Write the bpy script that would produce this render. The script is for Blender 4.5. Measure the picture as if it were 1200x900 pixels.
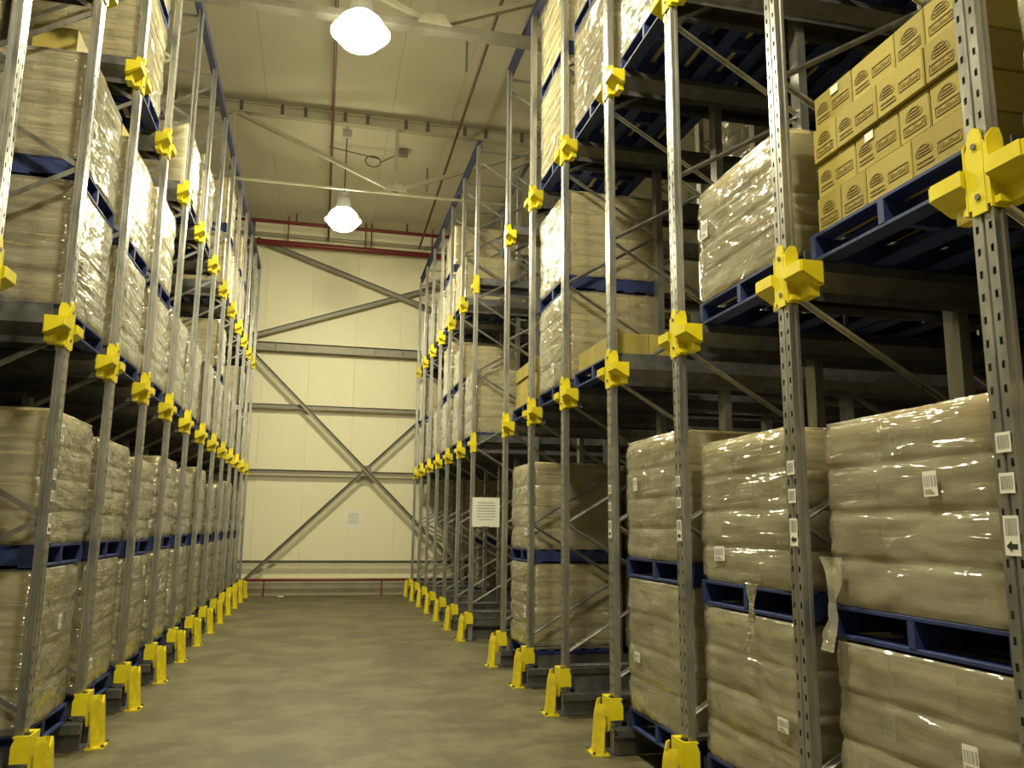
import bpy, bmesh, math, random
from mathutils import Vector, Matrix, noise

for o in list(bpy.data.objects):
    bpy.data.objects.remove(o)
S = bpy.context.scene
C = S.collection
random.seed(7)

# ------------------------------------------------------------------ camera
YAW, PITCH, ROLL, FPX, EYE = .2288, .173, .0106, 956.1, 1.7
cam_d = bpy.data.cameras.new('camera'); cam = bpy.data.objects.new('camera', cam_d); C.objects.link(cam)
cam_d.sensor_width = 36; cam_d.lens = FPX / 1200 * 36; cam_d.clip_end = 100; cam_d.clip_start = .05
fwd = Vector((math.sin(YAW) * math.cos(PITCH), math.cos(YAW) * math.cos(PITCH), math.sin(PITCH)))
rt = Vector((math.cos(YAW), -math.sin(YAW), 0)); up = rt.cross(fwd)
r2 = math.cos(ROLL) * rt + math.sin(ROLL) * up
u2 = -math.sin(ROLL) * rt + math.cos(ROLL) * up
m = Matrix((r2, u2, -fwd)).transposed().to_4x4(); m.translation = (0, 0, EYE)
cam.matrix_world = m
S.camera = cam

# ------------------------------------------------------------------ world, exposure
W = bpy.data.worlds.new('world'); S.world = W; W.use_nodes = True
W.node_tree.nodes['Background'].inputs[0].default_value = (.02, .02, .018, 1)
W.node_tree.nodes['Background'].inputs[1].default_value = 1
S.view_settings.view_transform = 'Standard'
try: S.view_settings.look = 'None'
except Exception: pass
S.view_settings.gamma = 1; S.view_settings.use_curve_mapping = False
S.view_settings.exposure = 0.0
LAMP = 450.0
LAMP_COL = (1.0, .93, .61)

# ------------------------------------------------------------------ materials
def new_mat(name):
    M = bpy.data.materials.new(name); M.use_nodes = True
    nt = M.node_tree; b = nt.nodes['Principled BSDF']
    return M, nt, b

def ramp(nt, src, stops):
    r = nt.nodes.new('ShaderNodeValToRGB')
    e = r.color_ramp.elements
    while len(e) < len(stops): e.new(.5)
    for k, (p, c) in enumerate(stops):
        e[k].position = p; e[k].color = (*c, 1)
    nt.links.new(src, r.inputs[0]); return r.outputs[0]

def coords(nt, scale=(1, 1, 1), kind='Object'):
    t = nt.nodes.new('ShaderNodeTexCoord'); mp = nt.nodes.new('ShaderNodeMapping')
    mp.inputs['Scale'].default_value = scale
    nt.links.new(t.outputs[kind], mp.inputs[0]); return mp.outputs[0]

def noise_tex(nt, vec, scale, detail=4, rough=.55):
    n = nt.nodes.new('ShaderNodeTexNoise'); n.inputs['Scale'].default_value = scale
    n.inputs['Detail'].default_value = detail; n.inputs['Roughness'].default_value = rough
    nt.links.new(vec, n.inputs['Vector']); return n.outputs['Fac']

def bump(nt, b, src, strength, dist=.01):
    k = nt.nodes.new('ShaderNodeBump'); k.inputs['Strength'].default_value = strength
    k.inputs['Distance'].default_value = dist
    nt.links.new(src, k.inputs['Height'])
    if b is not None: nt.links.new(k.outputs[0], b.inputs['Normal'])
    return k.outputs[0]

def simple(name, a, c, rough=.5, metal=0., scale=6., bumpy=0., aniso=(1, 1, 1), rvar=.12):
    M, nt, b = new_mat(name)
    v = coords(nt, aniso); n = noise_tex(nt, v, scale)
    nt.links.new(ramp(nt, n, [(.3, a), (.7, c)]), b.inputs['Base Color'])
    mr = nt.nodes.new('ShaderNodeMapRange'); mr.inputs[3].default_value = rough - rvar; mr.inputs[4].default_value = rough + rvar
    nt.links.new(n, mr.inputs[0]); nt.links.new(mr.outputs[0], b.inputs['Roughness'])
    b.inputs['Metallic'].default_value = metal
    if bumpy: bump(nt, b, noise_tex(nt, v, scale * 6), bumpy, .004)
    return M

MAT = {}
MAT['steel'] = simple('galvanised_steel', (.36, .36, .355), (.52, .52, .51), .32, .85, 14, .05, (1, 1, .25))
MAT['dark_steel'] = simple('dull_steel', (.12, .12, .13), (.20, .20, .21), .42, .7, 10, .05)
MAT['yellow'] = simple('yellow_paint', (.70, .58, .012), (.80, .68, .02), .38, 0, 9, .04)
MAT['yellow_worn'] = simple('worn_yellow_paint', (.58, .46, .015), (.80, .67, .02), .45, 0, 16, .08)
MAT['blue'] = simple('blue_pallet_paint', (.010, .020, .095), (.022, .04, .17), .6, 0, 12, .2, (3, .6, 3))
MAT['beam_blue'] = simple('blue_beam_paint', (.045, .045, .10), (.075, .075, .16), .45, .1, 6)
MAT['carton'] = None
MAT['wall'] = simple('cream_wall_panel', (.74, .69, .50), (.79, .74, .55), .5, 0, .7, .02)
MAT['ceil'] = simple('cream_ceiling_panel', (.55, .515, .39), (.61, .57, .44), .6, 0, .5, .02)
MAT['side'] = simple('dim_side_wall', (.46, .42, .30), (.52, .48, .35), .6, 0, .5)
MAT['truss'] = simple('cream_truss_paint', (.33, .31, .22), (.40, .37, .27), .45, .1, 4)
MAT['brace'] = simple('grey_brace_paint', (.17, .16, .125), (.23, .22, .175), .5, .3, 5)
MAT['red'] = simple('red_pipe_paint', (.13, .016, .013), (.18, .023, .018), .45, 0, 4)
MAT['rust'] = simple('rusty_red_pipe', (.10, .03, .018), (.15, .045, .025), .5, 0, 4)
MAT['kerb'] = simple('concrete_kerb', (.25, .23, .17), (.34, .31, .23), .8, 0, 3, .2)
MAT['white'] = simple('white_paper', (.72, .71, .66), (.80, .79, .74), .6, 0, 5)
MAT['black'] = simple('black_ink', (.02, .02, .02), (.03, .03, .03), .6, 0, 5)
MAT['grey_ink'] = simple('grey_ink', (.30, .30, .29), (.40, .40, .38), .6, 0, 5)
MAT['print'] = simple('brown_print', (.22, .155, .045), (.27, .19, .06), .8, 0, 12)
MAT['tape'] = simple('parcel_tape', (.42, .32, .16), (.48, .37, .19), .25, 0, 9)
MAT['housing'] = simple('lamp_housing', (.45, .45, .43), (.55, .55, .53), .4, .4, 6)
MAT['cable'] = simple('dark_cable', (.06, .05, .04), (.09, .08, .06), .6, 0, 4)

def carton_mat(name, a, c):
    M, nt, b = new_mat(name)
    v = coords(nt); n = noise_tex(nt, v, 5)
    col = ramp(nt, n, [(.25, a), (.75, c)])
    oi = nt.nodes.new('ShaderNodeObjectInfo')
    hs = nt.nodes.new('ShaderNodeHueSaturation'); mr = nt.nodes.new('ShaderNodeMapRange')
    mr.inputs[3].default_value = .86; mr.inputs[4].default_value = 1.12
    nt.links.new(oi.outputs['Random'], mr.inputs[0]); nt.links.new(mr.outputs[0], hs.inputs['Value'])
    nt.links.new(col, hs.inputs['Color']); nt.links.new(hs.outputs[0], b.inputs['Base Color'])
    b.inputs['Roughness'].default_value = .72
    bump(nt, b, noise_tex(nt, coords(nt, (1, 1, 8)), 30), .08, .003)
    return M
MAT['carton'] = carton_mat('brown_cardboard', (.47, .335, .165), (.56, .41, .21))
MAT['carton_light'] = carton_mat('light_cardboard', (.33, .26, .052), (.38, .305, .07))
MAT['carton_pale'] = carton_mat('pale_cardboard', (.56, .46, .23), (.64, .535, .285))

def film_mat():
    M, nt, b = new_mat('stretch_film')
    out = nt.nodes['Material Output']; nt.nodes.remove(b)
    n1 = noise_tex(nt, coords(nt, (1, 1, 4)), 3.2, 2, .4)
    n2 = noise_tex(nt, coords(nt, (1.2, 1.2, 14)), 2.6, 2, .5)
    n3 = noise_tex(nt, coords(nt), 11, 1)
    ad = nt.nodes.new('ShaderNodeMath'); ad.operation = 'MULTIPLY_ADD'; ad.inputs[1].default_value = .8
    nt.links.new(n2, ad.inputs[0]); nt.links.new(n1, ad.inputs[2])
    ad2 = nt.nodes.new('ShaderNodeMath'); ad2.operation = 'MULTIPLY_ADD'; ad2.inputs[1].default_value = .17
    nt.links.new(n3, ad2.inputs[0]); nt.links.new(ad.outputs[0], ad2.inputs[2])
    mp = nt.nodes.new('ShaderNodeMapping'); mp.inputs['Rotation'].default_value = (.5, .45, .3); mp.inputs['Scale'].default_value = (1.6, 1.6, 3.5)
    tc = nt.nodes.new('ShaderNodeTexCoord'); nt.links.new(tc.outputs['Object'], mp.inputs[0])
    n4 = noise_tex(nt, mp.outputs[0], 1.7, 1, .4)
    sb = nt.nodes.new('ShaderNodeMath'); sb.operation = 'SUBTRACT'; sb.inputs[1].default_value = .5; nt.links.new(n4, sb.inputs[0])
    ab = nt.nodes.new('ShaderNodeMath'); ab.operation = 'ABSOLUTE'; nt.links.new(sb.outputs[0], ab.inputs[0])
    cr = nt.nodes.new('ShaderNodeMapRange'); cr.inputs[1].default_value = 0; cr.inputs[2].default_value = .022
    cr.inputs[3].default_value = .16; cr.inputs[4].default_value = 0; nt.links.new(ab.outputs[0], cr.inputs[0])
    ad3 = nt.nodes.new('ShaderNodeMath'); nt.links.new(ad2.outputs[0], ad3.inputs[0]); nt.links.new(cr.outputs[0], ad3.inputs[1])
    nrm = bump(nt, None, ad3.outputs[0], .5, .05)
    gl = nt.nodes.new('ShaderNodeBsdfGlossy'); gl.inputs['Roughness'].default_value = .11
    gl.inputs['Color'].default_value = (.95, .95, .92, 1)
    nt.links.new(nrm, gl.inputs['Normal'])
    tr = nt.nodes.new('ShaderNodeBsdfTransparent'); tr.inputs[0].default_value = (.97, .97, .95, 1)
    df = nt.nodes.new('ShaderNodeBsdfDiffuse'); df.inputs[0].default_value = (.74, .70, .54, 1)
    m1 = nt.nodes.new('ShaderNodeMixShader')
    mr = nt.nodes.new('ShaderNodeMapRange'); mr.inputs[1].default_value = .35; mr.inputs[2].default_value = .7
    mr.inputs[3].default_value = .24; mr.inputs[4].default_value = .42
    nt.links.new(n1, mr.inputs[0]); nt.links.new(mr.outputs[0], m1.inputs[0])
    nt.links.new(tr.outputs[0], m1.inputs[1]); nt.links.new(df.outputs[0], m1.inputs[2])
    fr = nt.nodes.new('ShaderNodeFresnel'); fr.inputs[0].default_value = 1.5
    nt.links.new(nrm, fr.inputs['Normal'])
    mm = nt.nodes.new('ShaderNodeMath'); mm.operation = 'MULTIPLY_ADD'; mm.use_clamp = True
    mm.inputs[1].default_value = 1.3; mm.inputs[2].default_value = .05
    nt.links.new(fr.outputs[0], mm.inputs[0])
    m2 = nt.nodes.new('ShaderNodeMixShader')
    nt.links.new(mm.outputs[0], m2.inputs[0]); nt.links.new(m1.outputs[0], m2.inputs[1]); nt.links.new(gl.outputs[0], m2.inputs[2])
    nt.links.new(m2.outputs[0], out.inputs[0])
    return M
MAT['film'] = film_mat()

def floor_mat():
    M, nt, b = new_mat('sealed_concrete_floor')
    v = coords(nt)
    n1 = noise_tex(nt, v, 1.3, 5, .65); n2 = noise_tex(nt, coords(nt, (1, 1.2, 1)), 5.5, 8, .75)
    n3 = noise_tex(nt, v, 22, 3)
    mx = nt.nodes.new('ShaderNodeMath'); mx.operation = 'MULTIPLY_ADD'; mx.inputs[1].default_value = .6
    nt.links.new(n2, mx.inputs[0]); nt.links.new(n1, mx.inputs[2])
    mx2 = nt.nodes.new('ShaderNodeMath'); mx2.operation = 'MULTIPLY_ADD'; mx2.inputs[1].default_value = .2
    nt.links.new(n3, mx2.inputs[0]); nt.links.new(mx.outputs[0], mx2.inputs[2])
    col = ramp(nt, mx2.outputs[0], [(.62, (.054, .047, .023)), (.85, (.083, .073, .037)), (1.06, (.132, .117, .063))])
    nt.links.new(col, b.inputs['Base Color'])
    mr = nt.nodes.new('ShaderNodeMapRange'); mr.inputs[3].default_value = .42; mr.inputs[4].default_value = .68
    nt.links.new(n2, mr.inputs[0]); nt.links.new(mr.outputs[0], b.inputs['Roughness'])
    bump(nt, b, n3, .06, .004)
    return M
MAT['floor'] = floor_mat()

def lamp_mat(name, k):
    M, nt, b = new_mat(name)
    nt.nodes.remove(b)
    e = nt.nodes.new('ShaderNodeEmission'); e.inputs[0].default_value = (*LAMP_COL, 1); e.inputs[1].default_value = LAMP * k
    nt.links.new(e.outputs[0], nt.nodes['Material Output'].inputs[0]); return M
MAT['glow'] = lamp_mat('lamp_glow', 1); MAT['glow_dim'] = lamp_mat('lamp_glow_upper', .06)

# ------------------------------------------------------------------ mesh helpers
class MB:
    """collects simple solids, builds one mesh"""
    def __init__(s): s.v = []; s.f = []
    def box(s, x0, x1, y0, y1, z0, z1):
        n = len(s.v)
        s.v += [(x0, y0, z0), (x1, y0, z0), (x1, y1, z0), (x0, y1, z0), (x0, y0, z1), (x1, y0, z1), (x1, y1, z1), (x0, y1, z1)]
        s.f += [tuple(n + i for i in q) for q in ((0, 3, 2, 1), (4, 5, 6, 7), (0, 1, 5, 4), (1, 2, 6, 5), (2, 3, 7, 6), (3, 0, 4, 7))]
        return s
    def bar(s, a, b, w, h, upv=(0, 0, 1)):
        a = Vector(a); b = Vector(b); d = (b - a).normalized(); u = Vector(upv)
        sd = d.cross(u)
        if sd.length < 1e-4: sd = d.cross(Vector((1, 0, 0)))
        sd.normalize(); u = sd.cross(d).normalized()
        n = len(s.v)
        for p in (a, b):
            for i, j in ((-1, -1), (1, -1), (1, 1), (-1, 1)):
                s.v.append(tuple(p + sd * (i * w / 2) + u * (j * h / 2)))
        s.f += [tuple(n + i for i in q) for q in ((0, 3, 2, 1), (4, 5, 6, 7), (0, 1, 5, 4), (1, 2, 6, 5), (2, 3, 7, 6), (3, 0, 4, 7))]
        return s
    def tube(s, a, b, r, k=10, r1=None):
        a = Vector(a); b = Vector(b); d = (b - a).normalized()
        sd = d.cross(Vector((0, 0, 1)))
        if sd.length < 1e-4: sd = Vector((1, 0, 0))
        sd.normalize(); u = sd.cross(d); n = len(s.v); r1 = r if r1 is None else r1
        for p, q in ((a, r), (b, r1)):
            for i in range(k):
                t = 2 * math.pi * i / k
                s.v.append(tuple(p + sd * (q * math.cos(t)) + u * (q * math.sin(t))))
        for i in range(k):
            j = (i + 1) % k; s.f.append((n + i, n + j, n + k + j, n + k + i))
        s.f.append(tuple(n + i for i in range(k))[::-1]); s.f.append(tuple(n + k + i for i in range(k)))
        return s
    def prism(s, poly, axis, a, b):
        """closed polygon (2-D) extruded along axis 0/1/2 between a and b"""
        n = len(s.v); k = len(poly)
        for t in (a, b):
            for p, q in poly:
                s.v.append((t, p, q) if axis == 0 else (p, t, q) if axis == 1 else (p, q, t))
        for i in range(k):
            j = (i + 1) % k; s.f.append((n + i, n + j, n + k + j, n + k + i))
        s.f.append(tuple(n + i for i in range(k))[::-1]); s.f.append(tuple(n + k + i for i in range(k)))
        return s
    def sheet(s, line, th, axis, a, b):
        """open 2-D polyline thickened by th and extruded: folded sheet metal"""
        pts = [Vector(p) for p in line]; offs = []
        for i, p in enumerate(pts):
            ds = []
            if i > 0: ds.append((p - pts[i - 1]).normalized())
            if i < len(pts) - 1: ds.append((pts[i + 1] - p).normalized())
            d = sum(ds, Vector((0, 0)))
            d = d.normalized() if d.length > 1e-5 else ds[0]
            nn = Vector((-d.y, d.x)); c = max(.4, nn.dot(Vector((-ds[0].y, ds[0].x))))
            offs.append(p + nn * (th / c))
        for i in range(len(pts) - 1):
            s.prism([tuple(pts[i]), tuple(pts[i + 1]), tuple(offs[i + 1]), tuple(offs[i])], axis, a, b)
        return s
    def mesh(s, name, smooth=False):
        me = bpy.data.meshes.new(name); me.from_pydata(s.v, [], s.f)
        bm = bmesh.new(); bm.from_mesh(me); bmesh.ops.recalc_face_normals(bm, faces=bm.faces); bm.to_mesh(me); bm.free()
        if smooth:
            for p in me.polygons: p.use_smooth = True
        return me

def obj(name, me, mat, parent=None, loc=(0, 0, 0), rot=(0, 0, 0), scale=None):
    if isinstance(me, MB): me = me.mesh(name)
    if mat is not None and len(me.materials) == 0: me.materials.append(MAT[mat])
    o = bpy.data.objects.new(name, me); C.objects.link(o)
    o.parent = parent; o.location = loc; o.rotation_euler = rot
    if scale: o.scale = scale
    return o

def tag(o, label, cat, group=None):
    o['label'] = label; o['category'] = cat
    if group: o['group'] = group
    return o

def thing(name, label, cat, loc=(0, 0, 0), rz=0, group=None):
    o = bpy.data.objects.new(name, None); C.objects.link(o)
    o.location = loc; o.rotation_euler = (0, 0, rz); o.empty_display_size = .1
    return tag(o, label, cat, group)

def struct(name, me, mat, parent=None, **k):
    o = obj(name, me, mat, parent, **k); o['kind'] = 'structure'; return o

ORD = ['first', 'second', 'third', 'fourth', 'fifth', 'sixth', 'seventh', 'eighth', 'ninth', 'tenth', 'eleventh',
       'twelfth', 'thirteenth', 'fourteenth', 'fifteenth', 'sixteenth']
_bx = {}
def bevel_box(dx, dy, dz, bev=.004, mat='carton'):
    """shared bevelled box, origin at the centre of its base"""
    key = (round(dx, 3), round(dy, 3), round(dz, 3), bev, mat)
    if key not in _bx:
        bm = bmesh.new(); bmesh.ops.create_cube(bm, size=1)
        for v in bm.verts: v.co = Vector((v.co.x * dx, v.co.y * dy, (v.co.z + .5) * dz))
        bmesh.ops.bevel(bm, geom=bm.edges[:], offset=bev, segments=1, affect='EDGES', profile=.7)
        me = bpy.data.meshes.new('box'); bm.to_mesh(me); bm.free(); me.materials.append(MAT[mat]); _bx[key] = me
    return _bx[key]

# ------------------------------------------------------------------ the room
CEIL, WALLY, XL, XR, YF = 9.5, 21.25, -8.2, 9.2, -13.5
struct('floor', MB().box(XL - .2, XR + .2, YF - .2, WALLY + .2, -.2, 0), 'floor')
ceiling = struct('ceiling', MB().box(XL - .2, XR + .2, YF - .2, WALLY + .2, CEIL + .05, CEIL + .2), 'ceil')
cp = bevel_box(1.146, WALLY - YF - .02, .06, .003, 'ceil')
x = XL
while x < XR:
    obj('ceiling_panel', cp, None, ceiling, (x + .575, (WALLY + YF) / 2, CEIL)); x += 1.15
wall = struct('wall_back', MB().box(XL - .2, XR + .2, WALLY + .06, WALLY + .25, 0, CEIL), 'wall')
wp = bevel_box(1.148, .07, CEIL - .36, .003, 'wall')
x = XL - .26
while x < XR:
    obj('wall_panel', wp, None, wall, (x + .575, WALLY + .035, .36)); x += 1.15
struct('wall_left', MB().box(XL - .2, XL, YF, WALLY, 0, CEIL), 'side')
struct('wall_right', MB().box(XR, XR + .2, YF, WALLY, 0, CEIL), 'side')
struct('wall_front', MB().box(XL, XR, YF - .2, YF, 0, CEIL), 'wall')
kb = MB(); kb.prism([(21.0, 0), (WALLY + .06, 0), (WALLY + .06, .40), (21.06, .36), (21.0, .30)], 0, XL, XR)
struct('trim_1', kb, 'kerb')

# ------------------------------------------------------------------ roof trusses
TX = 1.13; HP = 3.0
def truss(Y, label, cw=.05):
    t = thing('roof_truss', label, 'truss', (TX, Y, 0), 0, 'roof trusses')
    zt, zb = 9.36, 7.93
    obj('top_chord', MB().box(XL - TX, XR - TX, -.07, .07, zt - .14, zt + .02).box(XL - TX, XR - TX, -.11, .11, zt + .02, zt + .035), 'truss', t)
    obj('bottom_chord', MB().box(XL - TX, XR - TX, -cw * 1.5, cw * 1.5, zb - cw, zb + cw), 'brace' if cw > .03 else 'truss', t)
    for k in range(-3, 4):
        x = k * HP
        if not XL < TX + x < XR: continue
        obj('vertical', MB().bar((x, 0, zb + .04), (x, 0, zt - .1), .07, .07, (0, 1, 0)), 'truss', t)
    for k in range(-3, 3):
        a, b = k * HP, (k + 1) * HP
        if not (XL < TX + a and TX + b < XR): continue
        z0, z1 = (zb + .05, zt - .12) if k % 2 == 0 else (zt - .12, zb + .05)
        obj('diagonal', MB().bar((a, 0, z0), (b, 0, z1), .07, .075, (0, 1, 0)), 'truss', t)
        g = MB()
    for k in range(-2, 3, 2):
        obj('gusset_plate', MB().prism([(k * HP - .22, zb + .02), (k * HP + .22, zb + .02), (k * HP + .12, zb + .17), (k * HP - .12, zb + .17)], 1, -.085, -.075), 'truss', t)
    cl = MB().box(-.03, .03, -.02, .02, -.09, .09).mesh('clip')
    x = -7.9
    while x < 7:
        for d in (0, .42):
            obj('clip', cl, 'cable', t, (x + d, -.1, zt - .03))
        x += 1.15
for Y, l, *cw in ((9.45, 'cream steel roof truss crossing above the aisle, nearer of the two in view'),
             (14.85, 'cream steel roof truss beyond the near lamp with dark clips along top chord', .018),
             (4.05, 'cream steel roof truss overhead just in front of the camera, out of frame')):
    truss(Y, l, *cw)

# ------------------------------------------------------------------ end-wall bracing, pipes
BY = 20.93
def bz(z): return 1.7 + (z - 1.7) * .985
for x, l in ((-2.0, 'grey steel column at the left end of the back wall bracing'), (4.2, 'grey steel column behind the right rack at the back wall')):
    c = thing('steel_column', l, 'column', (x, BY + .02, 0))
    obj('web', MB().box(-.05, .05, -.008, .008, .0, CEIL - .1), 'brace', c)
    for s in (-1, 1): obj('flange', MB().box(s * .06 - .008, s * .06 + .008, -.06, .06, 0, CEIL - .1), 'brace', c)
b = thing('cross_brace', 'large grey cross brace on lower back wall, between floor and thick beam', 'brace', (TX, BY, 0))
def angle_bar(parent, name, a, b_, w, y0, mat='brace'):
    mb = MB(); a = Vector(a); b_ = Vector(b_)
    d = (b_ - a).normalized(); n = Vector((-d.z, 0, d.x)) * (w / 2)
    mb.bar(a + Vector((0, y0, 0)), b_ + Vector((0, y0, 0)), .012, w, (d.z, 0, -d.x))
    mb.bar(a + n + Vector((0, y0 - w * .4, 0)), b_ + n + Vector((0, y0 - w * .4, 0)), w * .8, .012, (-d.z, 0, d.x))
    return obj(name, mb, mat, parent)
angle_bar(b, 'diagonal', (-3.0, 0, bz(6.05)), (2.93, 0, bz(.12)), .085, -.01)
angle_bar(b, 'diagonal', (-3.0, 0, bz(.12)), (2.93, 0, bz(6.0)), .085, .06)
obj('centre_plate', MB().box(-.13, .13, .025, .037, bz(3.07) - .13, bz(3.07) + .13), 'brace', b)
b = thing('cross_brace', 'shallow grey cross brace high on back wall below the red pipe', 'brace', (TX, BY, 0))
angle_bar(b, 'diagonal', (-3.0, 0, bz(8.98)), (2.93, 0, bz(6.95) - .02), .1, -.01)
angle_bar(b, 'diagonal', (-3.0, 0, bz(6.42)), (2.93, 0, bz(8.52)), .1, .07)
for z, h, l in ((.78, .07, 'low grey rail across the back wall just above the red pipe'),
                (3.0, .10, 'grey rail across the back wall through the cross brace centre'),
                (4.66, .10, 'thin grey rail across the back wall below the thick beam')):
    r = MB().sheet([(-.05, -h / 2), (0, -h / 2), (0, h / 2), (-.05, h / 2)], .006, 0, -2.0, 4.2)
    tag(obj('wall_rail', r, 'brace', None, (0, BY + .15, bz(z))), l, 'rail', 'wall rails')
t = thing('wall_beam', 'thick dark grey channel beam across the back wall below the upper brace', 'beam', (0, BY + .16, bz(6.2)))
obj('channel', MB().sheet([(-.09, -.11), (0, -.11), (0, .11), (-.09, .11)], .008, 0, -2.0, 4.2), 'brace', t)
st = MB().box(-.006, .006, -.09, -.005, -.105, .105).mesh('stiffener')
for k in range(9): obj('stiffener', st, 'brace', t, (-1.25 + k * .62 + (k % 2) * .1, 0, 0))

def pipe(name, label, pts, r, mat, hang=None, cat='pipe'):
    t = thing(name, label, cat, pts[0])
    o = Vector(pts[0])
    for a, b_ in zip(pts[:-1], pts[1:]):
        mb = MB().tube(Vector(a) - o, Vector(b_) - o, r, 12)
        obj('pipe', mb.mesh('pipe', True), mat, t)
    if hang:
        for (h0, h1) in hang: obj('hanger', MB().tube(Vector(h0) - o, Vector(h1) - o, .018, 6), mat if mat == 'red' else 'brace', t)
    return t
pipe('sprinkler_main', 'thick dark red pipe along the top of the back wall', [(XL, 20.72, 8.76), (XR, 20.72, 8.76)], .075, 'red',
     [((x, 20.72, 8.76), (x, 20.72, CEIL)) for x in (-1.1, .85, 1.0, 2.6)])
pipe('sprinkler_pipe', 'thinner red pipe running under the ceiling above the thick red pipe', [(XL, 20.5, 9.24), (XR, 20.5, 9.24)], .045, 'red',
     [((x, 20.5, 9.24), (x, 20.5, CEIL)) for x in (-.9, .5, 1.9, 3.4)])
pipe('wall_conduit', 'cream conduit along the back wall between the two red pipes', [(XL, 21.1, 9.1), (XR, 21.1, 9.1)], .05, 'truss',
     [((x, 21.1, 9.1), (x, 21.24, 9.1)) for x in (-1.5, 0, 1.5, 3)])
pipe('branch_pipe', 'thin rusty sprinkler branch running towards the back wall beside the lamps', [(-.1, YF, 8.9), (-.09, 20.63, 8.9)], .026, 'rust',
     [((-.1, y, 8.9), (-.1, y, CEIL)) for y in (7, 12, 17)])
pipe('branch_pipe', 'thin rusty sprinkler branch running to the back wall near right rack', [(1.9, YF, 8.97), (2.25, 20.63, 8.9)], .026, 'rust',
     [((1.98, y, 8.95), (1.98, y, CEIL)) for y in (7, 12, 17)])
pipe('guard_pipe', 'red pipe running low along the foot of the back wall', [(XL, 20.80, .38), (XR, 20.80, .38)], .033, 'red',
     [((x, 20.80, 0), (x, 20.80, .38)) for x in (-1.18, 1.6, 4.4)], 'pipe')
tag(obj('dropped_wrapper', MB().prism([(0, 0), (.12, .02), (.13, .07), (.05, .1), (-.02, .06)], 2, 0, .02), 'white', None, (-.83, 20.6, .001)),
    'small white scrap lying on floor at the back wall kerb', 'scrap')

# ------------------------------------------------------------------ lamps
def lamp(x, y, z, label):
    t = thing('high_bay_lamp', label, 'lamp', (x, y, z), 0, 'high bay lamps in a row over the aisle')
    def lathe(prof, K=28):
        mb = MB()
        for r, h in prof:
            for i in range(K):
                a = 2 * math.pi * i / K; mb.v.append((r * math.cos(a), r * math.sin(a), h))
        for j in range(len(prof) - 1):
            for i in range(K):
                k = (i + 1) % K; mb.f.append((j * K + i, j * K + k, (j + 1) * K + k, (j + 1) * K + i))
        return mb
    dm = obj('glowing_dome', lathe([(.0, -.20), (.12, -.185), (.21, -.14), (.275, -.07), (.30, .01)]).mesh('glowing_dome', True), 'glow', t)
    dm['label'] = 'glowing warm white dome'
    obj('dome_top', lathe([(.30, .01), (.285, .10), (.24, .17), (.16, .24)]).mesh('dome_top', True), 'glow_dim', t)
    obj('added_visor', lathe([(.298, .004), (.355, .006), (.355, .016), (.298, .016)]).mesh('added_visor'), 'housing', t)  # added brim that keeps dome light off the truss and ceiling
    obj('reflector', lathe([(.17, .235), (.15, .26), (.02, .265)]).mesh('reflector', True), 'housing', t)
    obj('housing', MB().tube((0, 0, .25), (0, 0, .56), .15, 16, .11), 'housing', t)
    obj('ballast_box', MB().box(-.09, .09, -.07, .07, CEIL - z - .28, CEIL - z - .12), 'housing', t)
    obj('hook', MB().tube((0, 0, .56), (0, 0, CEIL - z - .28), .012, 6), 'cable', t)
    obj('bracket', MB().tube((0, 0, CEIL - z - .12), (0, 0, CEIL - z - .006), .02, 6), 'housing', t)
lamp(.21, 9.11, 7.5, 'glowing high bay lamp at the top, nearer of the two lamps')
lamp(.19, 15.4, 7.5, 'glowing high bay lamp farther away near the back wall')
lamp(.21, 2.9, 7.5, 'high bay lamp overhead above the camera, out of frame')
lamp(.21, -4.5, 7.5, 'added high bay lamp, unseen behind the camera in line with the aisle')  # added unseen source for the near end of the aisle
t = thing('ceiling_sensor', 'small sensor with looped cable under the ceiling beyond the truss', 'sensor', (1.35, 16.2, CEIL - .02))
obj('sensor_body', MB().box(-.12, .12, -.08, .08, -.12, 0), 'brace', t)
cb = MB(); prev = None
for i in range(26):
    a = i / 25 * 2.2 * math.pi
    p = Vector((-.6 + .16 * math.cos(a) - .6 * (i < 1) * 0, 0, -.32 + .12 * math.sin(a)))
    if i == 0: prev = Vector((-.1, 0, -.1))
    cb.tube(prev, p, .012, 5); prev = p
cb.tube(prev, (-1.5, 0, -.1), .012, 5)
obj('cable', cb, 'cable', t)

# ------------------------------------------------------------------ rack frames
RX, LX, TOP = 2.295, -1.6925, 7.98
L0, L1, L2 = .20, 3.02, 5.60
PW, PD = .10, .056              # upright: width along the aisle, depth into the rack
RY = [1.07 + 1.33 * 0, 2.40, 3.72, 5.05, 6.36, 7.70, 9.02, 10.36]
RY = [y - PW / 2 for y in RY]   # measured at the far edge of each upright
RY2 = [12.66 + 1.335 * i - PW / 2 for i in range(7)]
LYN = 3.29 - PW / 2
LY = [y - PW / 2 for y in (4.62, 5.95, 7.25, 8.58, 9.92, 11.30, 12.72, 14.10, 15.46, 16.80, 18.10, 19.38, 20.62)]

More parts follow.
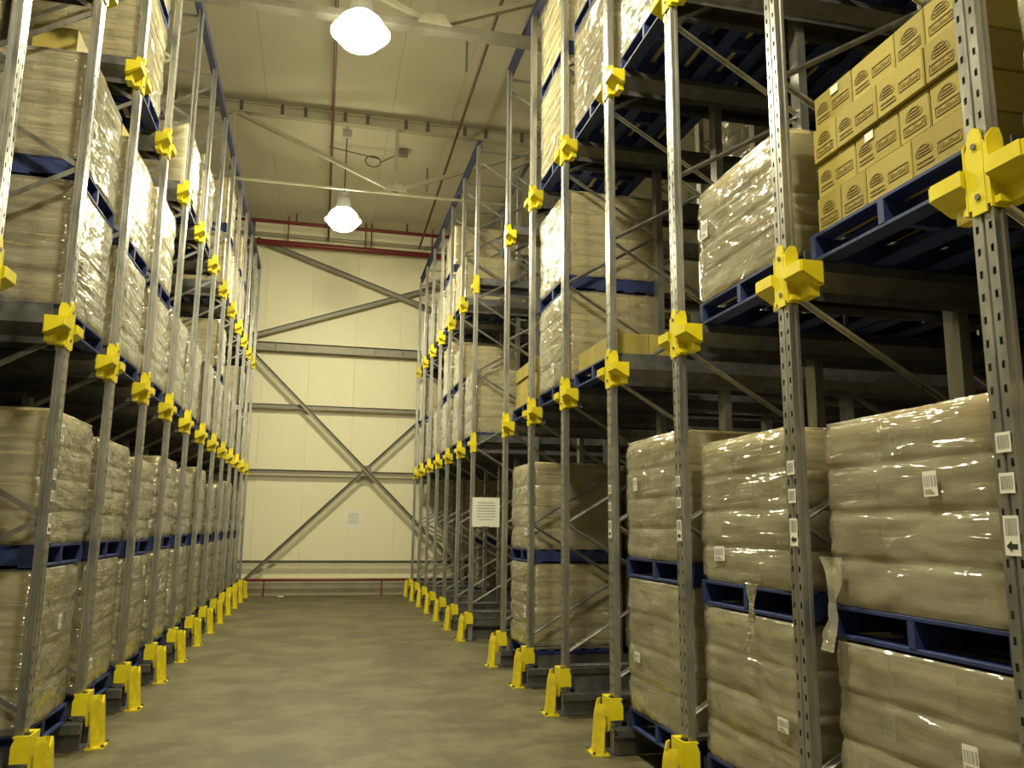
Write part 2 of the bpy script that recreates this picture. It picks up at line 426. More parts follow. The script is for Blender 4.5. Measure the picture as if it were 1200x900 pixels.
def front_post_mesh():
    """perforated omega upright: two punched bands and a central groove"""
    mb = MB(); w = PW / 2
    cols = [(-w, 0, 0), (-w + .013, 0, 1), (-w + .027, 0, 0), (-.008, 0, 0), (-.004, .012, 0), (.004, .012, 0), (.008, 0, 0), (w - .027, 0, 1), (w - .013, 0, 0), (w, 0, 0)]
    zs = [0.0]; z = .05
    while z < TOP - .06:
        zs += [z, z + .028]; z += .085
    zs.append(TOP)
    for zz in zs:
        for (y, x, _) in cols: mb.v.append((x, y, zz))
    n = len(cols)
    for j in range(len(zs) - 1):
        for i in range(n - 1):
            if cols[i][2] and j % 2 == 1: continue
            mb.f.append((j * n + i, j * n + i + 1, (j + 1) * n + i + 1, (j + 1) * n + i))
    for s in (-1, 1):
        mb.sheet([(0.0005, s * (w - .001)), (.016, s * (w - .001)), (.021, s * (w - .009)), (.035, s * (w - .009)), (.040, s * (w - .001)), (PD, s * (w - .001)), (PD, s * (w - .03))], .003 * -s, 2, 0, TOP)
    me = bpy.data.meshes.new('post'); me.from_pydata(mb.v, [], mb.f); return me
def rear_post_mesh():
    w = PW / 2
    return MB().sheet([(PD, -.02), (PD, -w), (0, -w), (0, w), (PD, w), (PD, .02)], .005, 2, 0, TOP).mesh('post')
PM, PR = front_post_mesh(), rear_post_mesh()
XP = [0, 1.02, 2.2, 3.22]
RAILEN = 4.4
def rail_profile(s, floor=False):
    """guide flange, pallet ledge, lip, sloped web, bottom lip; d = distance from the lane centre side of the upright"""
    w = PW / 2 + .008
    p = [(w, .0), (w + .15, 0), (w + .15, -.05), (w + .05, -.125), (w + .05, -.17)]
    if floor: p = [(w, 0), (w + .13, 0), (w + .13, -.055), (w + .06, -.07), (w + .06, -.195)]
    return [(s * a, b_) for a, b_ in p]
RM = {}
for fl in (0, 1):
    for s in (-1, 1):
        RM['grey', fl, s] = MB().sheet(rail_profile(s, fl), .005, 0, .10, RAILEN).mesh('rail')
        RM['flange', fl, s] = MB().box(.10, RAILEN, min(s * (PW / 2 + .004), s * (PW / 2 + .009)), max(s * (PW / 2 + .004), s * (PW / 2 + .009)), 0, .11).mesh('guide_flange')
        RM['cap', fl, s] = MB().sheet(rail_profile(s, fl), .008, 0, -.03, .10)
def wing_mesh(s):
    mb = MB(); w = PW / 2 + .006
    def yy(a): return (s * w, s * (w + a))
    # vertical lip, underside swept back below it, then a narrower lower lip
    mb.prism([(-.03, .004), (-.03, -.055), (.07, -.118), (.10, -.118), (.10, .004)], 1, *yy(.155))
    mb.prism([(-.024, -.055), (-.024, .0), (.09, .0), (.09, -.11), (.07, -.11)], 1, *yy(.17))
    mb.prism([(.045, -.10), (.045, -.165), (.10, -.165), (.10, -.10)], 1, *yy(.115))
    mb.prism([(.0, -.14), (.0, -.165), (.06, -.165), (.06, -.14)], 1, *yy(.03))
    return mb.mesh('rail_end')
WM = {s: wing_mesh(s) for s in (-1, 1)}
def strap_mesh():
    mb = MB(); a = .034
    mb.prism([(-a, -.185), (a, -.185), (a, .10), (a * .7, .135), (0, .15), (-a * .7, .135), (-a, .10)], 0, -.012, -.002)
    for s in (-1, 1):
        w = PW / 2 + .002
        mb.prism([(-.012, -.175), (.062, -.175), (.062, .09), (.05, .13), (.02, .13), (-.012, .09)], 1, s * w, s * (w + .006))
    # bridging hoods that tie the strap to the ends
    for s in (-1, 1):
        mb.prism([(s * a, .09), (s * (PW / 2 + .008), .05), (s * (PW / 2 + .008), -.16), (s * a, -.16)], 0, -.010, -.003)
    return mb.mesh('bracket')
SM = strap_mesh()
BM_ = MB().tube((-.022, 0, 0), (-.012, 0, 0), .012, 6).mesh('bolt')
def collar_mesh():
    mb = MB(); w = PW / 2 + .006
    mb.box(-.05, -.04, -w - .035, w + .035, .26, .41)
    for s in (-1, 1):
        mb.prism([(-.05, .25), (.055, .25), (.055, .35), (.03, .41), (-.05, .41)], 1, s * (w + .03), s * (w + .038))
        mb.box(-.045, .05, min(s * w, s * (w + .035)), max(s * w, s * (w + .035)), .395, .405)
        mb.prism([(s * .02, .26), (s * (w + .035), .26), (s * (w + .005), .17), (s * .02, .15)], 0, -.05, -.042)
    return mb.mesh('foot_collar')
CM = collar_mesh()
CAPF = {s: RM['cap', 1, s].mesh('rail_end') for s in (-1, 1)}
FN, RN = [.53 + 1.2 * k for k in range(7)], [1.13 + 1.2 * k for k in range(6)]
def brace_mesh(a, b_):
    d = (Vector(b_) - Vector(a)).normalized()
    mb = MB().bar(a, b_, .035, .004, (-d.z, 0, d.x))
    mb.bar(Vector(a) + Vector((0, .016, 0)), Vector(b_) + Vector((0, .016, 0)), .004, .035, (-d.z, 0, d.x))
    return mb.mesh('brace')
BR = []
x0, x1 = PD * .6, XP[1] + .03
for k in range(6):
    BR.append(brace_mesh((x0, 0, FN[k]), (x1, 0, RN[k])))
    BR.append(brace_mesh((x1, 0, RN[k]), (x0, 0, FN[k + 1])))
BR.append(brace_mesh((x0, 0, .42), (x1, 0, .42))); BR.append(brace_mesh((x0, 0, 7.9), (x1, 0, 7.9)))
back = MB(); x0, x1 = XP[2] + .03, XP[3] + .03
for k in range(6):
    back.bar((x0, 0, FN[k]), (x1, 0, RN[k]), .03, .03, (0, 1, 0)); back.bar((x1, 0, RN[k]), (x0, 0, FN[k + 1]), .03, .03, (0, 1, 0))
BACKB = back.mesh('rear_bracing')
FOOT = MB().box(-.03, .13, -.09, .09, .0, .012).mesh('foot_plate')
LBL = MB().prism([(-.032, 0), (.032, 0), (.032, .07), (-.032, .07)], 0, -.004, -.002).mesh('label')
LBLT = MB().prism([(-.032, 0), (.032, 0), (.032, .135), (-.032, .135)], 0, -.004, -.002).mesh('label')
def barcode(w, h, z0, n=11, seed=1):
    r = random.Random(seed); mb = MB(); y = -w / 2
    while y < w / 2:
        t = r.choice((.0025, .004, .006)); mb.box(-.0055, -.0042, y, min(y + t, w / 2), z0, z0 + h); y += t + r.choice((.003, .004, .005))
    return mb.mesh('barcode')
BC = barcode(.048, .045, .014); BCT = barcode(.048, .055, .07, seed=4)
ARW = MB().prism([(-.022, .024), (.002, .024), (.002, .014), (.024, .032), (.002, .05), (.002, .040), (-.022, .040)], 0, -.0055, -.0042).mesh('arrow')

def frame(side, x, y, label, rear=True, labels=False, last=None):
    rz = 0 if side == 'right' else math.pi
    t = thing('upright_frame', label, 'rack frame', (x, y, 0), rz, 'upright frames of the %s rack' % side)
    obj('post', PM, 'steel', t)
    for xp in XP[1:]: obj('post', PR, 'steel', t, (xp, 0, 0))
    obj('foot_plate', FOOT, 'dark_steel', t)
    for me in BR: obj('brace', me, 'steel', t)
    obj('rear_bracing', BACKB, 'steel', t)
    for z in (L0, L1, L2):
        fl = int(z == L0)
        for s in (-1, 1):
            if last == s * (1 if side == 'right' else -1): continue
            r = obj('rail', RM['grey', fl, s], 'dark_steel', t, (0, 0, z))
            obj('guide_flange', RM['flange', fl, s], 'dark_steel', r)
            if not fl: obj('rail_end', WM[s], 'yellow', r)
            else: obj('rail_end', CAPF[s], 'dark_steel', r)
        if not fl:
            br = obj('bracket', SM, 'yellow', t, (0, 0, z))
            for zz in (.075, -.12): obj('bolt', BM_, 'dark_steel', br, (.003, 0, zz))
    obj('foot_collar', CM, 'yellow', t)
    if labels:
        for k, z in enumerate((1.97, 1.83, 1.62)):
            l = obj('label', LBL if k < 2 else LBLT, 'white', t, (0, 0, z)); l['label'] = 'white location label with barcode'
            obj('barcode', BC if k < 2 else BCT, 'grey_ink', l)
            if k == 2: obj('arrow', ARW, 'black', l)
    return t

def guard_mesh(v):
    """folded yellow plate standing on the floor before each upright, wider at its foot"""
    mb = MB(); r = random.Random(v)
    lean = .024
    def pt(u, h): return
    K = [(-.10, .05), (-.08, 0), (.01, -.005), (.045, .025), (.09, .06)]   # plan outline (y, x)
    hts = [(.0, 1.0, 0.0), (.14, .93, .012), (.34, .80, lean), (.37, .78, lean + .006)]
    th = .012
    for dx in (0, th):
        for (h, sc, ln) in hts:
            for i, (yy, xx) in enumerate(K):
                top = h
                if h > .3: top = h - (.05 if i == 2 else .0) + (.02 if i in (3, 4) else 0)
                mb.v.append((-.168 + xx + ln + dx, yy * sc, top))
    n = len(K); H = len(hts); off = n * H
    for j in range(H - 1):
        for i in range(n - 1):
            a = j * n + i
            mb.f.append((a, a + 1, a + n + 1, a + n)); mb.f.append((off + a, off + a + n, off + a + n + 1, off + a + 1))
    for i in range(n - 1):
        a = (H - 1) * n + i; mb.f.append((a, a + 1, off + a + 1, off + a))
    for j in range(H - 1):
        for i in (0, n - 1):
            a = j * n + i; mb.f.append((a, a + n, off + a + n, off + a))
    return mb.mesh('plate')
GM = guard_mesh(1)
GF = MB().prism([(-.19, -.115), (-.062, -.115), (-.062, .105), (-.19, .09)], 2, 0, .014).mesh('foot')
GR = MB().prism([(-.17, .012), (-.065, .012), (-.065, .20), (-.12, .24)], 1, -.006, .006).mesh('rib')
GB = MB().tube((0, 0, .012), (0, 0, .03), .014, 6).mesh('bolt')
def guard(side, x, y, label):
    t = thing('post_guard', label, 'post guard', (x, y, 0), 0 if side == 'right' else math.pi, 'post guards of the %s rack' % side)
    obj('plate', GM, 'yellow_worn', t); f = obj('foot', GF, 'yellow_worn', t); obj('rib', GR, 'yellow_worn', t)
    for yy in (-.09, .07): obj('bolt', GB, 'dark_steel', f, (-.178, yy, 0))

for i, y in enumerate(RY):
    n = ORD[i]
    frame('right', RX, y, 'galvanised upright frame with yellow rail brackets, %s from camera in near right rack' % n, labels=(1 <= i <= 4), last=1 if i == len(RY) - 1 else None)
    guard('right', RX, y, 'yellow steel post guard, %s from camera at the foot of near right rack' % n)
for i, y in enumerate(RY2):
    n = ORD[i]
    frame('right', RX, y, 'galvanised upright frame, %s beyond the gap in the right rack, yellow brackets' % n, last=-1 if i == 0 else (1 if i == len(RY2) - 1 else None))
    guard('right', RX, y, 'yellow steel post guard, %s beyond the gap in the right rack' % n)
for i, y in enumerate(LY):
    n = ORD[i]
    frame('left', LX, y, 'galvanised upright frame with yellow rail brackets, %s from camera in left rack' % n, labels=(i == 1), last=1 if i == len(LY) - 1 else None)
    guard('left', LX, y, 'yellow steel post guard, %s from camera at the foot of left rack' % n)

frame('left', LX, LYN, 'added galvanised upright frame of left rack, unseen beyond the left edge')  # added out of view, belongs to the light-blocking bay
def top_beam(x, y0, y1, mat, label):
    mb = MB().sheet([(-.04, -.06), (.04, -.06), (.04, .06), (-.04, .06)], .005, 1, y0, y1)
    tag(obj('top_beam', mb, mat, None, (x, 0, TOP + .06)), label, 'beam', 'rack top beams')
top_beam(LX - .05, LY[0], LY[-1] + .1, 'beam_blue', 'blue beam along the tops of the left rack posts at the aisle')
top_beam(LX - 1.0, LY[0], LY[-1] + .1, 'steel', 'grey beam along the rear post tops of the left rack')
top_beam(RX + .05, RY[0], RY[-1] + .1, 'beam_blue', 'blue beam along the near right rack post tops, mostly above frame')
top_beam(RX + .05, RY2[0], RY2[-1] + .1, 'beam_blue', 'blue beam along post tops of the right rack beyond the gap')
top_beam(RX + 1.0, RY2[0], RY2[-1] + .1, 'steel', 'grey beam along rear post tops of right rack beyond gap')

# ------------------------------------------------------------------ pallets and loads
PWY, PDX, PH = 1.07, 1.05, .145
def pallet_parts():
    ps = []
    st = MB().box(-PDX / 2, PDX / 2, -.02, .02, .018, PH - .018).mesh('stringer')
    dk = bevel_box(.105, PWY, .018, .002, 'blue'); bt = dk
    for y in (-PWY / 2 + .022, 0, PWY / 2 - .022): ps.append(('stringer', st, (0, y, 0)))
    for k in range(7): ps.append(('deck_board', dk, (-PDX / 2 + .055 + k * (PDX - .11) / 6, 0, PH - .018)))
    for k in (0, 2, 4, 6): ps.append(('bottom_board', bt, (-PDX / 2 + .055 + k * (PDX - .11) / 6, 0, 0)))
    return ps
PP = pallet_parts()
def join(parts, name):
    v, f = [], []
    for me, loc, rz in parts:
        n = len(v); c, s = math.cos(rz), math.sin(rz)
        for q in me.vertices: v.append((q.co.x * c - q.co.y * s + loc[0], q.co.x * s + q.co.y * c + loc[1], q.co.z + loc[2]))
        for p in me.polygons: f.append(tuple(n + i for i in p.vertices))
    me = bpy.data.meshes.new(name); me.from_pydata(v, [], f); return me
PJ = join([(me, l, 0) for _, me, l in PP], 'pallet')
def pallet(x, y, z, label, detailed, group):
    if detailed:
        t = thing('pallet', label, 'pallet', (x, y, z), random.uniform(-.012, .012), group)
        for n, me, l in PP: obj(n, me, 'blue', t, l)
    else:
        t = tag(obj('pallet', PJ, 'blue', None, (x, y, z), (0, 0, random.uniform(-.012, .012))), label, 'pallet', group)
    return t

FILM = []
def film_mesh(v):
    r = random.Random(v); rows, per = 61, []
    hx, hy, rc = PDX / 2 - .012, PWY / 2 - .022, .03
    def seg(a, b_, n): return [(a[0] + (b_[0] - a[0]) * i / n, a[1] + (b_[1] - a[1]) * i / n) for i in range(n)]
    per += seg((-hx + rc, -hy), (hx - rc, -hy), 22); per += seg((hx - rc, -hy), (hx, -hy + rc), 2)
    per += seg((hx, -hy + rc), (hx, hy - rc), 22); per += seg((hx, hy - rc), (hx - rc, hy), 2)
    per += seg((hx - rc, hy), (-hx + rc, hy), 22); per += seg((-hx + rc, hy), (-hx, hy - rc), 2)
    per += seg((-hx, hy - rc), (-hx, -hy + rc), 22); per += seg((-hx, -hy + rc), (-hx + rc, -hy), 2)
    mb = MB(); n = len(per); off = Vector((v * 13.7, v * 5.1, 0))
    levels = [(.002 + 1.008 * j / (rows - 1), 1.0) for j in range(rows)] + [(1.014, .97), (1.010, .82), (1.009, .66)]
    for (h, sc) in levels:
        for (px, py) in per:
            p = Vector((px, py, h))
            d = noise.noise(Vector((px * 2.2, py * 2.2, h * 7)) + off) * .009 + noise.noise(Vector((px * 7, py * 7, h * 16)) + off) * .0045
            q = min(abs((h * 4) % 1), 1 - abs((h * 4) % 1)) / 4
            k = 1 + (.016 - .008 * math.exp(-(q / .022) ** 2) + max(-.007, d)) / .5
            if sc < 1: mb.v.append((px * sc * 1.012, py * sc * 1.012, h + .004 * noise.noise(p * 6 + off)))
            else: mb.v.append((px * k, py * k, h))
    for j in range(len(levels) - 1):
        for i in range(n):
            k = (i + 1) % n; mb.f.append((j * n + i, j * n + k, (j + 1) * n + k, (j + 1) * n + i))
    return mb.mesh('stretch_film', True)
FILM = [film_mesh(v) for v in range(1, 6)]
LB = {}
def paper(w, h, mark=True):
    key = (w, h)
    if key not in LB:
        a = MB().box(-w / 2, w / 2, -.0008, .0008, -h / 2, h / 2).mesh('label')
        mb = MB(); r = random.Random(int(w * 1000)); xx = -w * .4
        while xx < w * .38:
            t = r.choice((.004, .006, .009)); mb.box(xx, xx + t, -.002, -.001, -h * .12, h * .32); xx += t + r.choice((.004, .006, .008))
        for k in range(3): mb.box(-w * .4, w * (.1 + .1 * k), -.002, -.001, -h * (.22 + .07 * k) - .004, -h * (.22 + .07 * k))
        LB[key] = (a, mb.mesh('barcode'))
    return LB[key]
def stick(parent, w, h, loc, rz, name='label'):
    a, b_ = paper(w, h); o = obj(name, a, 'white', parent, loc, (0, random.uniform(-.04, .04), rz)); o['label'] = 'white barcode label'
    obj('barcode', b_, 'grey_ink', o)

PRN = {}
def print_mesh(w, h):
    """printed emblem: an arch over outlined lettering bar, on a face in the local x-z plane"""
    key = (round(w, 3), round(h, 3))
    if key in PRN: return PRN[key]
    mb = MB(); y0, y1 = -.0016, -.0004
    def ln(a, b_, t=.004):
        mb.bar((a[0], -.001, a[1]), (b_[0], -.001, b_[1]), .0012, t, (0, 0, 1) if abs(a[0] - b_[0]) > abs(a[1] - b_[1]) else (1, 0, 0))
    wide = w > h * 1.35
    cx, cz, rr = (-w * .27, h * .46, h * .25) if wide else (0, h * .52, min(w, h) * .26)
    prev = None
    for i in range(13):
        a = math.pi * (1 - i / 12); p = (cx + rr * math.cos(a), cz + rr * .9 * math.sin(a))
        if prev: ln(prev, p, .005)
        prev = p
    for k in range(3): ln((cx - rr * (.9 - .15 * k), cz + rr * (-.05 + .3 * k)), (cx + rr * (.9 - .15 * k), cz + rr * (-.05 + .3 * k)), .006)
    bx0, bx1, bz0, bz1 = (w * .0, w * .42, h * .28, h * .52) if wide else (-w * .36, w * .36, h * .16, h * .38)
    for a, b_ in (((bx0, bz0), (bx1, bz0)), ((bx0, bz1), (bx1, bz1)), ((bx0, bz0), (bx0, bz1)), ((bx1, bz0), (bx1, bz1))): ln(a, b_, .004)
    r = random.Random(3); xx = bx0 + .012
    while xx < bx1 - .012:
        mb.box(xx, xx + .007, y0, y1, bz0 + .012, bz1 - .012 - r.choice((0, .008))); xx += .012
    if wide: ln((-w * .42, h * .2), (-w * .08, h * .2), .008); ln((-w * .42, h * .3), (-w * .1, h * .3), .006)
    PRN[key] = mb.mesh('print'); return PRN[key]

def carton_grid(h, layers, r):
    """positions of the cartons of one load: ring of 3 x 3 with full top layer"""
    lh = h / layers; out = []
    W_, D_ = PWY - .06, PDX - .05
    for k in range(layers):
        ys = [.30, .38, .32] if k % 2 else [.35, .29, .36]
        tot = sum(ys); ys = [a / tot * W_ for a in ys]; xs = [D_ / 3] * 3 if k % 2 else [D_ * .4, D_ * .2, D_ * .4]
        y = -W_ / 2
        for a, dy in enumerate(ys):
            x = -D_ / 2
            for b_, dx in enumerate(xs):
                if not (a == 1 and b_ == 1 and k < layers - 1):
                    out.append((round(dx - .004, 3), round(dy - .004, 3), round(lh - .003, 3), x + dx / 2, y + dy / 2, k * lh))
                x += dx
            y += dy
    return out
CJ = {}
def load(x, y, z, h, layers, label, group, side, detailed=True, film=True, mat='carton', prints=False, labels=True, seed=0):
    """cartons held together by stretch film; the aisle face is local -x for the right rack, +x for the left"""
    r = random.Random(seed * 77 + 5)
    t = thing('wrapped_load', label, 'load', (x, y, z), r.uniform(-.015, .015), group)
    g = carton_grid(h, layers, r)
    if detailed:
        for (dx, dy, dz, px, py, pz) in g:
            o = obj('carton', bevel_box(dx, dy, dz, .005, mat), None, t, (px + r.uniform(-.004, .004), py + r.uniform(-.004, .004), pz), (0, 0, r.uniform(-.008, .008)))
            if prints and abs(py) > .2 and py < 0:
                obj('print', print_mesh(dx, dz), 'print', o, (0, -dy / 2 - .0012, 0))
    else:
        key = (round(h, 2), layers, mat)
        if key not in CJ:
            CJ[key] = join([(bevel_box(a, b_, c_, .005, mat), (px + r.uniform(-.004, .004), py + r.uniform(-.004, .004), pz), r.uniform(-.008, .008)) for (a, b_, c_, px, py, pz) in g], 'carton_stack')
            CJ[key].materials.append(MAT[mat])
        obj('carton_stack', CJ[key], None, t)
    if film:
        obj('stretch_film', FILM[seed % 5], 'film', t, (0, 0, 0), (0, 0, math.pi * (seed // 5 % 2)), (1, 1, h))
    if labels and detailed:
        face = -math.pi / 2 if side == 'right' else math.pi / 2
        sx = -1 if side == 'right' else 1
        xf = sx * (PDX / 2 - .016)
        for k in range(r.choice((2, 3, 4))):
            w, hh = r.choice(((.10, .07), (.075, .10), (.13, .085), (.09, .12)))
            stick(t, w, hh, (xf if k else sx * (PDX / 2 + .024), r.uniform(-.4, .4), h * r.choice((.2, .42, .63, .85))), face)
    return t

def flap(parent, loc, w, l, rz, seed):
    """loose tail of film hanging from the wrap"""
    mb = MB(); off = Vector((seed * 3.3, 0, 0)); nx, nz = 6, 12
    for j in range(nz):
        for i in range(nx):
            u, v = i / (nx - 1) - .5, j / (nz - 1)
            tw = 1 - .55 * math.sin(v * 2.6)
            mb.v.append((u * w * tw + .03 * noise.noise(Vector((v * 3, 0, 1)) + off), -.02 - .05 * v * v + .025 * noise.noise(Vector((u * 4, v * 5, 0)) + off), -v * l))
    for j in range(nz - 1):
        for i in range(nx - 1):
            a = j * nx + i; mb.f.append((a, a + 1, a + nx + 1, a + nx))
    obj('film_tail', mb.mesh('film_tail', True), 'film', parent, loc, (0, 0, rz))

def lane(ys, i): return (ys[i] + ys[i + 1]) / 2
DEEP = ['', 'second row', 'third row', 'fourth row']
LEVEL = {0: 'at floor level', 1: 'on middle rails', 2: 'on top rails'}
LZ = {0: L0, 1: L1, 2: L2}
SEED = [0]
def stack(rack, side, ys, i, lev, loads, depth=0, detailed=None, mat=None, dx=0., rackname=None, prints=False, bay=None):
    """loads: list of (height, layers) from the bottom, each on its own blue pallet"""
    y = lane(ys, i) + random.uniform(-.015, .015); z = LZ[lev] + .010
    near = .085 + dx + depth * 1.13
    x = RX + near + PDX / 2 if side == 'right' else LX - near - PDX / 2
    bay = bay or ORD[i] + ' bay'
    if detailed is None: detailed = depth == 0
    res = []
    for k, (h, n) in enumerate(loads):
        SEED[0] += 1
        pos = '' if len(loads) == 1 else ('upper one ' if k == 1 else 'lower one ')
        where = (pos + LEVEL[lev] + ', ' + bay + ' of ' + rackname + (', ' + DEEP[depth] if depth else ''))
        pallet(x, y, z, 'blue pallet, ' + where, detailed, 'blue pallets in the racks')
        z += PH + .002
        if h:
            tone = mat or ('carton', 'carton_pale', 'carton')[SEED[0] % 3]
            res.append(load(x, y, z, h, n, 'wrapped carton load, ' + where, 'film wrapped carton loads', side, detailed, True, tone, prints, True, SEED[0]))
            z += h + .022
        else: res.append((x, y, z))
    return res

R1, R2n, LR = 'near right rack', 'far right rack', 'left rack'
# right rack, floor level
a = stack('R', 'right', RY, 0, 0, [(.83, 4), (.86, 4)], rackname=R1)
a = stack('R', 'right', RY, 1, 0, [(.83, 4), (.84, 3)], rackname=R1, mat='carton')
flap(a[1], (-PDX / 2 - .02, .44, .22), .16, .42, -math.pi / 2, 2)
b = stack('R', 'right', RY, 2, 0, [(.86, 4), (.84, 4)], rackname=R1, mat='carton_pale')
flap(b[1], (-PDX / 2 - .02, -.16, .02), .12, .36, -math.pi / 2, 3)
stack('R', 'right', RY, 3, 0, [(.95, 5), (.88, 4)], rackname=R1, mat='carton_pale')
stack('R', 'right', RY, 6, 0, [(.92, 5), (.98, 4)], rackname=R1, mat='carton_pale')
for i in (1, 2, 3): stack('R', 'right', RY, i, 0, [(.86, 4), (.84, 4)], depth=1, rackname=R1)
for d in (1, 2): stack('R', 'right', RY, 6, 0, [(.92, 5), (.98, 4)], depth=d, rackname=R1, detailed=(d == 1), mat='carton')
stack('R', 'right', RY, 5, 0, [(.92, 5), (.6, 3)], depth=2, rackname=R1)
stack('R', 'right', RY, 4, 0, [(.92, 5), (.98, 4)], depth=3, rackname=R1)
# right rack, middle level
stack('R', 'right', RY, 0, 1, [(1.0, 5), (.95, 5)], rackname=R1, mat='carton', prints=True)
stack('R', 'right', RY, 2, 1, [(.74, 4)], rackname=R1, mat='carton_pale', dx=.03)
stack('R', 'right', RY, 5, 1, [(.93, 4), (.92, 4)], rackname=R1, mat='carton_pale')
stack('R', 'right', RY, 2, 1, [(.8, 4)], depth=1, rackname=R1)
stack('R', 'right', RY, 1, 1, [(.9, 4)], depth=1, rackname=R1)
stack('R', 'right', RY, 3, 1, [(.7, 4)], depth=3, rackname=R1)
stack('R', 'right', RY, 6, 1, [(.9, 4)], depth=2, rackname=R1)
# right rack, top level
for i in (3, 4, 5): stack('R', 'right', RY, i, 2, [(1.02, 5), (1.0, 4)], rackname=R1, mat='carton_pale')
for d in (0, 1, 2, 3):
    for lv in (0, 1, 2):
        if d or lv == 2: stack('R', 'right', RY, 0, lv, [(1.0, 4), (.95, 4)], depth=d, rackname=R1, detailed=False)  # stacks added through the first bay to block light from its open end
stack('R', 'right', RY, 2, 2, [(.95, 5)], depth=1, rackname=R1)
stack('R', 'right', RY, 1, 2, [(.95, 5)], depth=1, rackname=R1); stack('R', 'right', RY, 3, 2, [(.95, 5)], depth=1, rackname=R1)
stack('R', 'right', RY, 1, 2, [(.95, 5)], depth=2, rackname=R1); stack('R', 'right', RY, 2, 2, [(.95, 5)], depth=2, rackname=R1)
for i in (1, 2, 3, 4, 5):
    for lv in (0, 1, 2):
        for d in (2, 3):
            if (i, lv, d) in ((5, 0, 2), (4, 0, 3), (3, 1, 3), (1, 2, 2), (2, 2, 2), (4, 0, 2), (5, 0, 3), (4, 1, 2), (3, 1, 2), (5, 1, 2)): continue
            stack('R', 'right', RY, i, lv, [(.9, 4), (.85, 4)], depth=d, rackname=R1)  # deep stacks added to keep the rack interior dark
# right rack beyond the gap
for i, lv, ld in ((0, 1, [(1.02, 4)]), (1, 1, [(.95, 4), (.6, 3)]), (2, 1, [(.95, 4), (.95, 4)]), (3, 1, [(.95, 4)]), (4, 1, [(.9, 4)]), (5, 1, [(.95, 4), (.9, 4)]),
                  (1, 2, [(.8, 4)]), (2, 2, [(.9, 4), (.8, 4)]), (3, 2, [(.9, 4)]), (4, 2, [(.9, 4)]), (5, 2, [(.9, 4)])):
    stack('R', 'right', RY2, i, lv, ld, rackname=R2n, detailed=(i < 2), mat='carton_pale')
stack('R', 'right', RY2, 2, 0, [(.92, 4), (.9, 4)], depth=2, rackname=R2n); stack('R', 'right', RY2, 4, 0, [(.92, 4), (.9, 4)], depth=1, rackname=R2n)
stack('R', 'right', RY2, 0, 0, [(.9, 4)], depth=3, rackname=R2n)
# left rack
for d in (0, 1, 2):
    for lv in (0, 1, 2): stack('L', 'left', [LYN, LY[0]], 0, lv, [(1.02, 4), (.98, 4)], depth=d, rackname=LR, detailed=False, bay='added unseen bay')  # loads added out of view to shade the empty bay beside them
for i in range(1, 12):
    det = i < 6
    stack('L', 'left', LY, i, 0, [(1.02, 4 + i % 2), (.96 - .06 * (i % 3), 4)] if i not in (3, 7) else [(1.0, 5), (.8, 4)], rackname=LR, detailed=det, mat='carton' if i == 4 else 'carton_pale')
    up1 = {1: [(.90, 4), (.82, 4)], 2: [(.88, 4), (.84, 4)], 3: [(.9, 4), (.9, 4)], 7: [(.95, 4), (.8, 4)], 10: [(.9, 4), (.8, 4)]}.get(i, [(1.0, 4)])
    stack('L', 'left', LY, i, 1, up1, rackname=LR, detailed=det, prints=(i == 1), mat='carton_pale' if i > 1 else 'carton')
    up2 = {2: [(1.0, 5), (.9, 4)], 4: [(.8, 4)], 5: [(1.05, 4)], 7: [(.9, 4), (.85, 4)], 8: [(.9, 4)], 9: [(.9, 4), (.7, 4)], 10: [(.9, 4)], 11: [(.9, 4)]}.get(i)
    if up2: stack('L', 'left', LY, i, 2, up2, rackname=LR, detailed=i < 6, mat='carton_pale', prints=(i == 2))
for i in (1, 2, 3):
    stack('L', 'left', LY, i, 0, [(1.02, 4), (.96, 4)], depth=1, rackname=LR, detailed=(i == 1))
    stack('L', 'left', LY, i, 1, [(.86, 4), (.86, 4)] if i < 2 else [(.86, 4)], depth=1, rackname=LR, detailed=(i == 1), prints=(i == 1))
    if i == 2: stack('L', 'left', LY, i, 2, [(.95, 5), (.9, 4)], depth=1, rackname=LR)

# ------------------------------------------------------------------ loose cartons
def loose(x, y, z, rows, lh, dep, mat, where, group, cat='carton', pr=True):
    """open stack on a pallet: rows of carton widths along the aisle, bottom row first"""
    for k, row in enumerate(rows):
        tot = sum(row); names = ['bottom row', 'second row', 'third row', 'top row'] if len(rows) == 4 else ['bottom row', 'middle row', 'top row'] if len(rows) == 3 else ['row']
        for d in range(3):
            yy = tot / 2 if d % 2 == 0 else tot / 2
            seq = row if d == 0 else row[::-1]
            for q, w in enumerate(seq):
                lab = ('%s carton from left, %s of %s' % (ORD[q], names[k], where)) if d == 0 else ('%s carton deep at the near end, %s of %s' % (ORD[d], names[k], where) if q == len(seq) - 1 else 'plain brown carton hidden inside %s' % where)
                o = obj('carton', bevel_box(dep - .004, w - .005, lh - .003, .005, mat), None, None,
                        (x - dep + d * dep + (0, .012, -.004, .015)[k % 4] + random.uniform(-.0015, .0015), y + yy - w / 2 + random.uniform(-.001, .001), z + k * lh), (0, 0, random.uniform(-.003, .003)))
                tag(o, lab, cat, group)
                if d == 0 and pr:
                    obj('print', print_mesh(w - .005, lh), 'print', o, (-dep / 2 + .0008, 0, 0), (0, 0, -math.pi / 2))
                    if (k, q) in ((1, 1), (3, 0)):
                        obj('label', MB().box(-.03, .03, -.002, 0, -.02, .02), 'white', o, (-dep / 2 - .001, random.uniform(-.05, .05), lh * .8), (0, 0, -math.pi / 2))
                yy -= w
p = stack('R', 'right', RY, 1, 1, [(0, 0)], rackname=R1, detailed=True)[0]
Lw, Sw = .305, .19
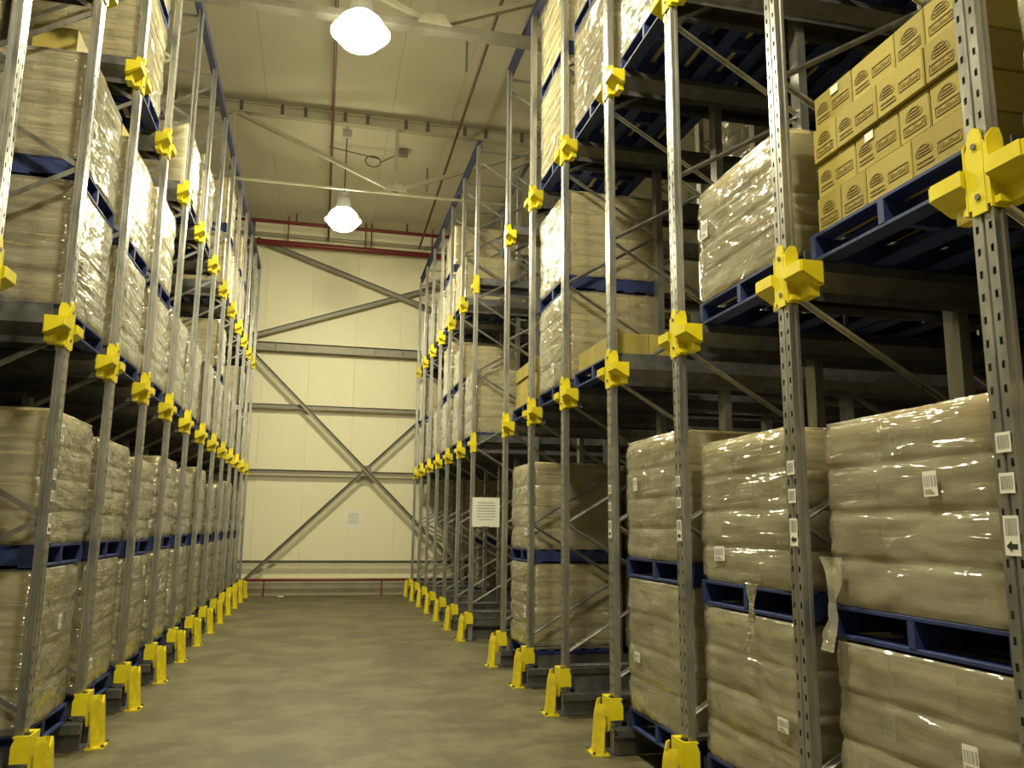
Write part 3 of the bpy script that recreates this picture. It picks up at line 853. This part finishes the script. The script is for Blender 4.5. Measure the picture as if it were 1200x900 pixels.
loose(p[0], p[1], p[2], [[Sw, Sw, Lw, Lw], [Lw, Lw, Sw, Sw], [Sw, Lw, Lw, Sw], [Lw, Lw, Sw, Sw]], .185, .335, 'carton_light',
      'open printed stack, middle rails', 'open stack of printed cartons on the middle rails')
p = stack('R', 'right', RY, 4, 1, [(0, 0)], rackname=R1, detailed=True)[0]
loose(p[0], p[1], p[2], [[Lw, Sw, Lw, Sw]], .19, .33, 'carton_light', 'single layer on middle rails', 'single layer of cartons', pr=False)
p = stack('R', 'right', RY, 6, 1, [(0, 0)], rackname=R1, detailed=True)[0]
loose(p[0], p[1], p[2], [[Lw, Sw, Lw, Sw], [Sw, Lw, Sw, Lw], [Lw, Sw, Lw, Sw]], .17, .33, 'carton_light', 'low three-layer stack before the gap', 'low stack of cartons', pr=False)

def loose_left(i, lev, z, n, lab):
    for k in range(n):
        o = obj('carton', bevel_box(.30, .30, .2, .005, 'carton_light'), None, None,
                (LX - .36 - .33 * (k % 2), lane(LY, i) + (.32 * k - .16 * (n - 1)), z), (0, 0, random.uniform(-.1, .1)))
        tag(o, '%s loose carton from camera on top of %s' % (ORD[k], lab), 'carton', 'loose cartons lying on wrapped loads')
zt = L1 + .006 + 2 * (PH + .002) + 1.72 + .016 + .03
loose_left(1, 1, zt, 3, 'the second left bay middle-rail load')
loose_left(2, 1, zt, 2, 'the third left bay middle-rail load')

# ------------------------------------------------------------------ signs
def sign(x0, x1, z0, z1, y, label, thick, rz=0):
    t = thing('paper_sign', label, 'sign', ((x0 + x1) / 2, y, z0)); w, h = x1 - x0, z1 - z0
    obj('board', MB().box(-w / 2, w / 2, -thick / 2, thick / 2, 0, h), 'white', t)
    mb = MB(); r = random.Random(5)
    for k in range(7):
        ww = w * r.uniform(.25, .36); zz = h * (.82 - k * .095)
        mb.box(-ww, ww, -thick / 2 - .0015, -thick / 2 - .0003, zz - h * .016, zz + h * .016)
    obj('lettering', mb, 'grey_ink', t)
    return t
t = sign(2.31, 2.74, 1.69, 2.14, RY2[0] - .08, 'white notice board hung on the first post beyond the rack gap', .012)
obj('bottom_clip', MB().box(-.06, .06, -.012, .012, -.02, .01), 'dark_steel', t)
sign(.66, 1.08, 1.63, 2.06, WALLY - .004, 'white paper notice taped to the cream back wall', .004)
